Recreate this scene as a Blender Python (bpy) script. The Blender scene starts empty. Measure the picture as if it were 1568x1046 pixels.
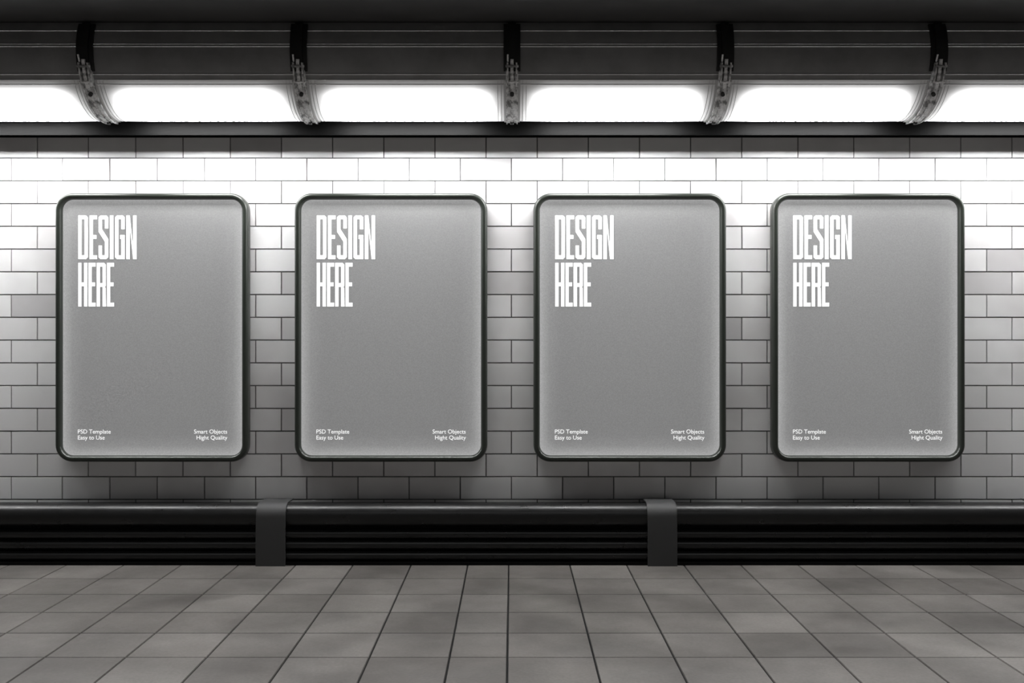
import bpy, bmesh, math, random
from mathutils import Vector
random.seed(4)
scene = bpy.context.scene
CAM_H = 1.5; DW = 6.8; F = 1500.0     # eye height, distance to tiled wall
WX = 8.6                               # half length of the modelled passage
def wx(px, d=DW): return (px-784)*d/F
def wz(py, d=DW): return CAM_H + (523-py)*d/F

# ------------------------------------------------------------ helpers
def mat(name, col=(.5,.5,.5), rough=.5, metal=0.0, spec=.5):
    m = bpy.data.materials.new(name); m.use_nodes = True
    b = m.node_tree.nodes['Principled BSDF']
    b.inputs['Base Color'].default_value = (*col, 1)
    b.inputs['Roughness'].default_value = rough
    b.inputs['Metallic'].default_value = metal
    b.inputs['Specular IOR Level'].default_value = spec
    return m, m.node_tree, b
def N(nt, t, **kw):
    n = nt.nodes.new(t)
    for k, v in kw.items(): setattr(n, k, v)
    return n
def ramp(nt, src, stops, interp='LINEAR'):
    r = N(nt, 'ShaderNodeValToRGB'); r.color_ramp.interpolation = interp
    e = r.color_ramp.elements
    while len(e) < len(stops): e.new(0.5)
    for i, (p, c) in enumerate(stops):
        e[i].position = p
        e[i].color = (*c, 1) if isinstance(c, tuple) else (c, c, c, 1)
    nt.links.new(src, r.inputs[0]); return r.outputs[0]
def noise(nt, scale, detail=4, vec=None, rough=.55):
    n = N(nt, 'ShaderNodeTexNoise'); n.inputs['Scale'].default_value = scale
    n.inputs['Detail'].default_value = detail; n.inputs['Roughness'].default_value = rough
    if vec is None:
        tc = N(nt, 'ShaderNodeTexCoord'); vec = tc.outputs['Object']
    nt.links.new(vec, n.inputs['Vector']); return n.outputs['Fac']
def math_(nt, op, a, b):
    m = N(nt, 'ShaderNodeMath', operation=op)
    for i, v in enumerate((a, b)):
        if isinstance(v, (int, float)): m.inputs[i].default_value = v
        else: nt.links.new(v, m.inputs[i])
    return m.outputs[0]
def mul(nt, a, b):
    m = N(nt, 'ShaderNodeMix', data_type='RGBA', blend_type='MULTIPLY'); m.inputs[0].default_value = 1
    nt.links.new(a, m.inputs[6])
    if isinstance(b, tuple): m.inputs[7].default_value = (*b, 1)
    else: nt.links.new(b, m.inputs[7])
    return m.outputs[2]
def bump(nt, b, h, strength, dist=.002):
    n = N(nt, 'ShaderNodeBump'); n.inputs['Strength'].default_value = strength
    n.inputs['Distance'].default_value = dist
    nt.links.new(h, n.inputs['Height']); nt.links.new(n.outputs[0], b.inputs['Normal'])
def obj(name, verts, faces, mats, smooth=False, parent=None, loc=(0,0,0), fm=None):
    me = bpy.data.meshes.new(name); me.from_pydata(verts, [], faces); 
    for m in (mats if isinstance(mats, list) else [mats]): me.materials.append(m)
    if fm: 
        for p, i in zip(me.polygons, fm): p.material_index = i
    bm = bmesh.new(); bm.from_mesh(me); bmesh.ops.recalc_face_normals(bm, faces=bm.faces); bm.to_mesh(me); bm.free()
    if smooth:
        for p in me.polygons: p.use_smooth = True
    o = bpy.data.objects.new(name, me); scene.collection.objects.link(o)
    o.location = loc
    if parent: o.parent = parent
    return o
class B:
    """simple mesh accumulator"""
    def __init__(s): s.v=[]; s.f=[]; s.m=[]
    def add(s, v, f, m=0):
        o = len(s.v); s.v += v; s.f += [tuple(i+o for i in q) for q in f]; s.m += [m]*len(f)
    def box(s, x0,x1,y0,y1,z0,z1, m=0, bev=0.0):
        if bev == 0:
            v=[(x,y,z) for x in (x0,x1) for y in (y0,y1) for z in (z0,z1)]
            s.add(v,[(0,1,3,2),(4,6,7,5),(0,4,5,1),(2,3,7,6),(0,2,6,4),(1,5,7,3)],m)
        else:
            bm=bmesh.new(); bmesh.ops.create_cube(bm,size=1)
            for q in bm.verts:
                q.co=Vector(((x0+x1)/2+q.co.x*(x1-x0),(y0+y1)/2+q.co.y*(y1-y0),(z0+z1)/2+q.co.z*(z1-z0)))
            bmesh.ops.bevel(bm,geom=list(bm.edges),offset=bev,segments=2,affect='EDGES')
            bm.verts.index_update()
            s.add([tuple(q.co) for q in bm.verts],[tuple(q.index for q in f.verts) for f in bm.faces],m); bm.free()
    def sweep(s, prof, x0, x1, m=0, closed=True):
        n=len(prof); v=[(x0,y,z) for y,z in prof]+[(x1,y,z) for y,z in prof]
        f=[(i,(i+1)%n,(i+1)%n+n,i+n) for i in range(n if closed else n-1)]
        if closed: f+=[tuple(range(n)),tuple(range(n,2*n))]
        s.add(v,f,m)
    def cyl(s, p0, p1, r, n=16, m=0):
        p0=Vector(p0);p1=Vector(p1);d=(p1-p0).normalized()
        a=d.orthogonal().normalized();b=d.cross(a)
        ring=[a*math.cos(2*math.pi*i/n)*r+b*math.sin(2*math.pi*i/n)*r for i in range(n)]
        v=[tuple(p0+q) for q in ring]+[tuple(p1+q) for q in ring]
        f=[(i,(i+1)%n,(i+1)%n+n,i+n) for i in range(n)]+[tuple(range(n)),tuple(range(n,2*n))]
        s.add(v,f,m)
    def make(s,name,mats,smooth=False,parent=None,loc=(0,0,0),auto=False):
        o=obj(name,s.v,s.f,mats,smooth or auto,parent,loc,s.m)
        if auto:
            bm=bmesh.new(); bm.from_mesh(o.data)
            for e in bm.edges:
                if len(e.link_faces)==2 and e.calc_face_angle(0)>math.radians(35): e.smooth=False
            bm.to_mesh(o.data); bm.free()
        return o
def empty(name, loc=(0,0,0)):
    e=bpy.data.objects.new(name,None); e.empty_display_size=.1; e.location=loc; scene.collection.objects.link(e); return e

# ------------------------------------------------------------ materials
m_tile, nt, b = mat('glazed_wall_tile', rough=.25, spec=.5)
g = N(nt,'ShaderNodeNewGeometry')
r1 = ramp(nt, g.outputs['Random Per Island'], [(0,(.56,.55,.555)),(.08,(.70,.695,.695)),(.2,(.79,.785,.785)),(1,(.86,.86,.86))])
n1 = ramp(nt, noise(nt,.7,4), [(.30,(.70,.68,.685)),(.50,(1,1,1))])
nt.links.new(mul(nt,r1,n1), b.inputs['Base Color'])
bump(nt,b,noise(nt,5,2),.2,.004)
m_grout, nt, b = mat('wall_grout',(.10,.10,.10),.9)
nt.links.new(ramp(nt,noise(nt,20),[(.3,.10),(.7,.18)]),b.inputs['Base Color'])
m_floor, nt, b = mat('stone_floor_tile', rough=.4, spec=.5)
g = N(nt,'ShaderNodeNewGeometry')
r1 = ramp(nt, g.outputs['Random Per Island'], [(0,(.098,.090,.084)),(.5,(.120,.111,.104)),(1,(.142,.132,.124))])
n1 = ramp(nt, noise(nt,1.6,3), [(.34,(.72,.72,.72)),(.5,(.95,.95,.95)),(.68,(1.22,1.22,1.22))])
n2 = ramp(nt, noise(nt,60,3), [(.3,(.82,.82,.82)),(.7,(1.10,1.10,1.10))])
nt.links.new(mul(nt,mul(nt,r1,n1),n2), b.inputs['Base Color'])
nt.links.new(ramp(nt,noise(nt,3.5,4),[(.3,.28),(.7,.46)]),b.inputs['Roughness'])
bump(nt,b,noise(nt,40,4),.15,.002)
m_fgrout,_,_ = mat('floor_grout',(.004,.004,.004),.9,0,.2)
m_ceil, nt, b = mat('ceiling_black_paint',(.03,.03,.03),.8)
nt.links.new(ramp(nt,noise(nt,3),[(.3,.055),(.7,.07)]),b.inputs['Base Color'])
m_hous, nt, b = mat('duct_dark_metal',(.05,.05,.05),.5,.1)
nt.links.new(ramp(nt,noise(nt,5,5),[(.3,.20),(.7,.27)]),b.inputs['Base Color'])
m_ridge,_,_ = mat('duct_seam_metal',(.7,.7,.7),.35,.2)
m_trim,_,_ = mat('black_trim',(.006,.006,.006),.8,0,.1)
m_strap, nt, b = mat('black_strap_metal',(.02,.02,.02),.5,.3)
m_clamp, nt, b = mat('worn_clamp_metal',(.3,.3,.3),.45,.1)
nt.links.new(ramp(nt,noise(nt,26,4,rough=.6),[(.38,.22),(.48,.6),(.60,.9)]),b.inputs['Base Color'])
m_collar,_,_ = mat('lamp_collar_plastic',(.6,.6,.6),.4)
m_pipe, nt, b = mat('black_pipe_paint',(.009,.009,.009),.3,0,.35)
nt.links.new(ramp(nt,noise(nt,12,5),[(.3,.26),(.7,.36)]),b.inputs['Roughness'])
m_back,_,_ = mat('pipe_backing_black',(.004,.004,.004),.8,0,.1)
m_brack,_,_ = mat('pipe_bracket_rubber',(.03,.03,.03),.6)
m_frame, nt, b = mat('poster_frame_lacquer',(.026,.031,.025),.3,.2,.7)
# lamp diffuser: emission tapers at tube ends; dim upper fade paints in glow spill
m_lamp, nt, b = mat('fluorescent_diffuser',(.7,.7,.7),.4)
uv = N(nt,'ShaderNodeUVMap'); sx = N(nt,'ShaderNodeSeparateXYZ'); nt.links.new(uv.outputs[0],sx.inputs[0])
u,v = sx.outputs[0],sx.outputs[1]
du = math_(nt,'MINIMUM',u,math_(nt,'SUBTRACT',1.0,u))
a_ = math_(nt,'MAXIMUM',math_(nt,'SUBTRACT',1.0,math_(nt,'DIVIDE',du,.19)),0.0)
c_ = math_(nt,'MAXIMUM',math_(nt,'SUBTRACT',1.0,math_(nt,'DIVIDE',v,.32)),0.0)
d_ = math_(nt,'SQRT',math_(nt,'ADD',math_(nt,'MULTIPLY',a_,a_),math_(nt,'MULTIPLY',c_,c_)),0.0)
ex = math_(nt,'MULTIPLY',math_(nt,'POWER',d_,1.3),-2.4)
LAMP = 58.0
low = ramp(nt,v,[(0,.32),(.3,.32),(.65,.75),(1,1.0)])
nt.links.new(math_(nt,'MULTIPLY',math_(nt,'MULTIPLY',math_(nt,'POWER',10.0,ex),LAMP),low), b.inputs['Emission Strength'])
b.inputs['Emission Color'].default_value=(1,1,1,1)
# backlit poster: edge-lit light box
m_post, nt, b = mat('backlit_poster_print',(.14,.14,.14),.45,0,.2)
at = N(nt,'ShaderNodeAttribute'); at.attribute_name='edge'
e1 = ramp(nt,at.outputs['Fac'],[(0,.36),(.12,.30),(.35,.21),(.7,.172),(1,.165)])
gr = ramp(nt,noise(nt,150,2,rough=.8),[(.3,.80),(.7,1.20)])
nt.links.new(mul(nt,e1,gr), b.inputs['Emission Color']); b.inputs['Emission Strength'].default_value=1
m_txt, nt, b = mat('white_print',(.6,.6,.6),.5,0,.2)
b.inputs['Emission Color'].default_value=(1,1,1,1); b.inputs['Emission Strength'].default_value=.85

# ------------------------------------------------------------ floor
xs=[-1.067,-.678,-.297,-.022,.389,.77,1.154,1.535]
while xs[0]>-WX: xs.insert(0,xs[0]-.384)
while xs[-1]<WX: xs.append(xs[-1]+.384)
ys=[0.0,-.22]
while ys[-1]>-9.2: ys.append(ys[-1]-.3855)
fb=B(); fb.box(xs[0],xs[-1],ys[-1],0,-.08,-.006,1)
g_=.0036; gy=.0026
for i in range(len(xs)-1):
    for j in range(len(ys)-1):
        x0,x1,y1,y0=xs[i]+g_,xs[i+1]-g_,ys[j]-gy,ys[j+1]+gy
        c=.0025
        v=[(x0,y0,-.007),(x1,y0,-.007),(x1,y1,-.007),(x0,y1,-.007),(x0+c,y0+c,0),(x1-c,y0+c,0),(x1-c,y1-c,0),(x0+c,y1-c,0)]
        fb.add(v,[(4,5,6,7),(0,1,5,4),(1,2,6,5),(2,3,7,6),(3,0,4,7)],0)
fb.make('floor',[m_floor,m_fgrout])

# ------------------------------------------------------------ tiled wall
P=78.3*DW/F
def cols(base):
    a=[wx(p) for p in base]
    while a[0]>-WX: a.insert(0,a[0]-P)
    while a[-1]<WX: a.append(a[-1]+P)
    return a
A=[17,95.3,168,240.5]+[313+78.35*k for k in range(0,12)]+[1260.5,1346,1432,1511]
Bc=[57,135,207.5,280]+[352.5+78.35*k for k in range(0,11)]+[1222,1307.5,1393,1471.5]
CA,CB=cols(A),cols(Bc)
RH=34.86*DW/F; z0=wz(242)
wb=B(); wb.box(-WX-.3,WX+.3,.008,.2,-.08,3.62,1)
zz=[z0+RH*.92]+[z0-RH*i for i in range(0,20)]
for r in range(len(zz)-1):
    top,bot=zz[r],zz[r+1]
    if top<0.05: break
    C=CB if r%2==0 else CA
    for i in range(len(C)-1):
        g2=.0026;c=.0022
        x0,x1,a,bz=C[i]+g2,C[i+1]-g2,max(bot,0)+g2,top-g2
        t=random.uniform(-.0006,.0006)
        v=[(x0,.01,a),(x1,.01,a),(x1,.01,bz),(x0,.01,bz),(x0+c,t,a+c),(x1-c,t,a+c),(x1-c,t,bz-c),(x0+c,t,bz-c)]
        wb.add(v,[(4,5,6,7),(0,1,5,4),(1,2,6,5),(2,3,7,6),(3,0,4,7)],0)
wb.box(-WX,WX,-.002,.01,zz[0],3.55,2)
wb.make('wall_back',[m_tile,m_grout,m_trim])

# ------------------------------------------------------------ ceiling
cb=B(); cb.box(-WX-.3,WX+.3,-9.2,0.0,3.52,3.7); cb.make('ceiling',m_ceil)

# ------------------------------------------------------------ lighting duct
CY,CZ,R=-.30,3.33,.36
def arc(t,r=R): t=math.radians(t); return (CY-r*math.cos(t), CZ-r*math.sin(t))
prof=[arc(t) for t in range(-31,29,3)]+[arc(29.5)]+[arc(29.6,.34)]+[arc(t,.34) for t in range(34,100,4)]+[arc(100,.34),arc(100.2)]
hb=B(); hb.sweep(prof,-WX,WX,0,closed=False)
hb.sweep([arc(100.2)]+[arc(t) for t in range(103,140,4)],-WX,WX,1,closed=False)
duct=hb.make('lighting_duct',[m_hous,m_trim],auto=True)
sb=B()
for t,rr in ((-3,.0035),(-5.5,.002),(24,.004),(29.5,.003),(34.0,.004),(-20,.002)):
    y,z=arc(t,R+.002); sb.cyl((-WX,y,z),(WX,y,z),rr,8)
sb.make('seams',[m_ridge],smooth=True,parent=duct)
# rear black lip behind lamps
zl=wz(207,6.62)
tb=B(); tb.box(-WX,WX,-.184,-.176,zl,3.0)
tb.make('trim_1',[m_trim])

S=1.338
NB=6
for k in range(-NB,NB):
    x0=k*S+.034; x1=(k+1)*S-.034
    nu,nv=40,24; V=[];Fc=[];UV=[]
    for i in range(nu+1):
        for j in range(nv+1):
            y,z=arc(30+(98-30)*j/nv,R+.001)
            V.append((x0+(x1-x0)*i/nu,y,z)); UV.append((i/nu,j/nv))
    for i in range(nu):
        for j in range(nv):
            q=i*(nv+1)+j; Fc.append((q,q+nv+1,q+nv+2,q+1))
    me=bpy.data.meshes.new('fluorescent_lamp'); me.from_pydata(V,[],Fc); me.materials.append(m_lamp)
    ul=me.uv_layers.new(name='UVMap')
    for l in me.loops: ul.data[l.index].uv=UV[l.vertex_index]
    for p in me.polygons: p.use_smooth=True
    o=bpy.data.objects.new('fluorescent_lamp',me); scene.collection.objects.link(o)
    lb=B()
    for xc,w in ((x0+.010,.008),(x1-.010,.008),(x0+.034,.0022),(x1-.034,.0022),(x0+.056,.0018),(x1-.056,.0018)):
        pr=[arc(t,R+.007 if w>.005 else R+.003) for t in range(30,103,3)]; pr+= [arc(t,R-.004) for t in range(102,29,-3)]
        lb.sweep(pr,xc-w,xc+w)
    lb.make('end_collars',[m_collar],auto=True,parent=o)

for k in range(-NB,NB+1):
    x=k*S; cbm=B()
    def band(t0,t1,w,ri,ro,m,step=3,xc=0):
        ts=[t0+(t1-t0)*i/max(1,int((t1-t0)/step)) for i in range(max(1,int((t1-t0)/step))+1)]
        cbm.sweep([arc(t,ro) for t in ts]+[arc(t,ri) for t in reversed(ts)],xc-w/2,xc+w/2,m)
    band(-27,21,.105,R,R+.014,1)
    band(-27,20,.05,R,R+.024,1)
    band(20,100,.072,R-.015,R+.012,0)          # plain curved clamp band
    band(20,100,.008,R,R+.020,0,xc=-.034); band(20,100,.008,R,R+.020,0,xc=.034)
    band(44,90,.014,R,R+.018,0,xc=0)
    for t in (43,90):
        y,z=arc(t,R+.010); y2,z2=arc(t,R+.030); cbm.cyl((0,y,z),(0,y2,z2),.013,10,1)
    for sx_ in (-.028,.028):                   # toggle latch
        band(13,34,.010,R+.01,R+.048,0,xc=sx_)
    for t in (16,30):
        y,z=arc(t,R+.038); cbm.cyl((-.040,y,z),(.040,y,z),.008,10,0)
    band(10,38,.020,R+.022,R+.040,0,xc=0)
    y,z=arc(12,R+.03); y2,z2=arc(6,R+.045); cbm.cyl((-.026,y,z),(-.026,y2,z2),.006,8,0)
    cbm.make('clamp_%d'%(k+NB+1),[m_clamp,m_strap],auto=True,loc=(x,0,0),parent=duct)

# ------------------------------------------------------------ pipe run at the foot of the wall
pr=empty('pipe_run')
def rings(r,cz,cy,name):
    q=B(); n=48
    q.sweep([(cy+r*math.cos(2*math.pi*i/n),cz+r*math.sin(2*math.pi*i/n)) for i in range(n)],-WX,WX)
    q.make(name,[m_pipe],auto=True,parent=pr)
rings(.081,.323,-.160,'large_pipe')
rings(.031,.205,-.205,'small_pipe_1'); rings(.032,.135,-.205,'small_pipe_2'); rings(.032,.062,-.205,'small_pipe_3')
q=B(); q.box(-WX,WX,-.19,-.012,.0,.30); q.box(-WX,WX,-.238,-.16,0,.022); q.box(-WX,WX,-.12,-.012,.30,.385); q.make('backing_panel',[m_back],parent=pr)
for xb in (-6.85,-4.23,-1.613,1.005,3.62,6.24):
    q=B(); w=.098
    out=[(-.012,.412)]+[(-.16+.094*math.cos(math.radians(a)),.323+.092*math.sin(math.radians(a))) for a in range(90,181,9)]+[(-.262,.24),(-.266,.0)]
    inn=[(-.248,.0),(-.247,.24)]+[(-.16+.082*math.cos(math.radians(a)),.323+.082*math.sin(math.radians(a))) for a in range(180,89,-9)]+[(-.012,.405)]
    q.sweep(out+inn,-w,w)
    q.make('pipe_bracket',[m_brack],auto=True,loc=(xb,0,0),parent=None)

# ------------------------------------------------------------ posters
PX=6.72/F
def rrect(w,h,r,inset,n=10):
    w2,h2,rr=w/2-inset,h/2-inset,max(r-inset,.002)
    pts=[]
    for cx,cz,a0 in ((w2-rr,h2-rr,0),(-w2+rr,h2-rr,90),(-w2+rr,-h2+rr,180),(w2-rr,-h2+rr,270)):
        for i in range(n+1):
            a=math.radians(a0+90*i/n); pts.append((cx+rr*math.cos(a),cz+rr*math.sin(a)))
    return pts
W_,H_,RC=1.326,1.850,.118
def glyphs():
    s=5.4; H=67.0
    def bar(x0,y0,x1,y1): return [(x0,y0),(x1,y0),(x1,y1),(x0,y1)]
    G={}
    w=15.0;h=6.0
    G['D']=(w,[bar(0,0,s,H),[(s,0),(w-3,0),(w,3),(w,h),(s,h)],[(s,H-h),(w,H-h),(w,H-3),(w-3,H),(s,H)],bar(w-s,h,w,H-h)])
    G['E']=(11.6,[bar(0,0,s,H),bar(s,0,11.6,h),bar(s,H-h,11.6,H),bar(s,31,10.8,37)])
    G['S']=(w,[[(0,0+3),(3,0),(w-3,0),(w,3),(w,h),(0,h)],bar(0,h,s,21),bar(w-s,h,w,27),[(0,42),(w-s,27),(w,27),(w,31),(s,46),(0,46)],bar(0,46,s,H-h),bar(w-s,47,w,H-h),[(0,H-h),(w,H-h),(w,H-3),(w-3,H),(3,H),(0,H-3)]])
    G['I']=(5.8,[bar(0,0,5.8,H)])
    G['G']=(w,[[(0,3),(3,0),(w,0),(w,h),(0,h)],bar(0,h,s,H-h),[(0,H-h),(w,H-h),(w,H-3),(w-3,H),(3,H),(0,H-3)],bar(w-s,h,w,37),bar(w-s-2,31,w-s,37),bar(w-s,46,w,H-h)])
    G['N']=(15.8,[bar(0,0,s,H),bar(15.8-s,0,15.8,H),[(s,48),(s,H),(15.8-s,19),(15.8-s,0)]])
    G['H']=(w,[bar(0,0,s,H),bar(w-s,0,w,H),bar(s,31,w-s,37)])
    G['R']=(w,[bar(0,0,s,H),[(s,H-h),(w,H-h),(w,H-3),(w-3,H),(s,H)],bar(w-s,36,w,H-h),[(s,30),(w-1.5,30),(w,32),(w,36),(s,36)],[(w-s,0),(w+.3,0),(w-.2,28),(w-1.5,30),(w-s,30)]])
    return G
GL=glyphs()
def small_text(body,align,x,z,size,parent,name):
    cu=bpy.data.curves.new(name,'FONT'); cu.body=body; cu.size=size; cu.align_x=align; cu.space_line=1.02; cu.space_character=.98; cu.resolution_u=3
    t=bpy.data.objects.new(name,cu); scene.collection.objects.link(t)
    bpy.context.view_layer.update()
    me=bpy.data.meshes.new_from_object(t.evaluated_get(bpy.context.evaluated_depsgraph_get()))
    bpy.data.objects.remove(t)
    me.materials.clear(); me.materials.append(m_txt)
    o=bpy.data.objects.new(name,me); scene.collection.objects.link(o)
    o.rotation_euler=(math.pi/2,0,0); o.location=(x,-.0465,z); o.parent=parent
for cxp in (231,598,965,1331.3):
    cx=(cxp-784)*PX; cz=CAM_H+(523-501.5)*PX
    e=empty('advertising_poster',(cx,-.001,cz))
    prof=[(.006,0),(0,-.01),(0,-.052),(.003,-.066),(.009,-.076),(.017,-.081),(.027,-.081),(.035,-.076),(.041,-.066),(.044,-.054),(.044,-.040)]
    V=[];Fc=[]
    for ins,y in prof: V+=[(x,y,z) for x,z in rrect(W_,H_,RC,ins)]
    n=44
    for a in range(len(prof)-1):
        for i in range(n): Fc.append((a*n+i,a*n+(i+1)%n,(a+1)*n+(i+1)%n,(a+1)*n+i))
    obj('frame',V,Fc,m_frame,True,e)
    ins=[.040+.02*i for i in range(0,11)]; V=[];Fc=[];ed=[]
    for a in ins:
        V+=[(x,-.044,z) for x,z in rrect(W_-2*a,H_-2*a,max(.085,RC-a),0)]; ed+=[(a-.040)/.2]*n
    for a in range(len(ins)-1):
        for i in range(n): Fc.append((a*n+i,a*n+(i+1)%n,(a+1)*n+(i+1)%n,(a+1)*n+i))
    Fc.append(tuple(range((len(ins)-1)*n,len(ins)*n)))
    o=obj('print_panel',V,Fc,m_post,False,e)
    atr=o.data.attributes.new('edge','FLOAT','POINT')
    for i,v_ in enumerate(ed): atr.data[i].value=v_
    tb=B(); pp=6.755/F
    def line(word,px0,pyb,wtot,k=1.0):
        tot=sum(GL[c][0] for c in word)*k; gap=(wtot-tot)/(len(word)-1); x=px0
        for c in word:
            w,polys=GL[c]
            for pg in polys:
                tb.add([((x+a*k-231)*pp,-.046,(501.5-pyb+b_)*pp+(pp-PX)*21.5) for a,b_ in pg],[tuple(range(len(pg)))])
            x+=w*k+gap
    line('DESIGN',117,397,89.5); line('HERE',117,469.5,55,.945)
    tb.make('headline_lettering',[m_txt],parent=e)
    small_text('PSD Template\nEasy to Use','LEFT',(116-231)*pp,(501.5-663.8)*pp,.0405,e,'caption_left')
    small_text('Smart Objects\nHight Quality','RIGHT',(345.5-231)*pp,(501.5-663.8)*pp,.0405,e,'caption_right')

# ------------------------------------------------------------ lighting
def area(name,loc,rot,sx_,sy_,p,spread):
    l=bpy.data.lights.new(name,'AREA'); l.shape='RECTANGLE'; l.size=sx_; l.size_y=sy_; l.energy=p; l.spread=math.radians(spread)
    o=bpy.data.objects.new(name,l); o.location=loc; o.rotation_euler=rot; scene.collection.objects.link(o)
area('platform_fill_light',(0,-5.2,3.45),(0,0,0),13,.5,370,120)  # unseen fill lamp added overhead; spread kept narrow to spare the wall
w=bpy.data.worlds.new('World'); scene.world=w; w.use_nodes=True
w.node_tree.nodes['Background'].inputs[0].default_value=(1,1,1,1)
w.node_tree.nodes['Background'].inputs[1].default_value=.045
scene.view_settings.view_transform='Standard'
cam=bpy.data.cameras.new('camera'); cam.sensor_width=36; cam.lens=36*F/1568
co=bpy.data.objects.new('camera',cam); co.location=(0,-DW,CAM_H); co.rotation_euler=(math.pi/2,0,0)
scene.collection.objects.link(co); scene.camera=co
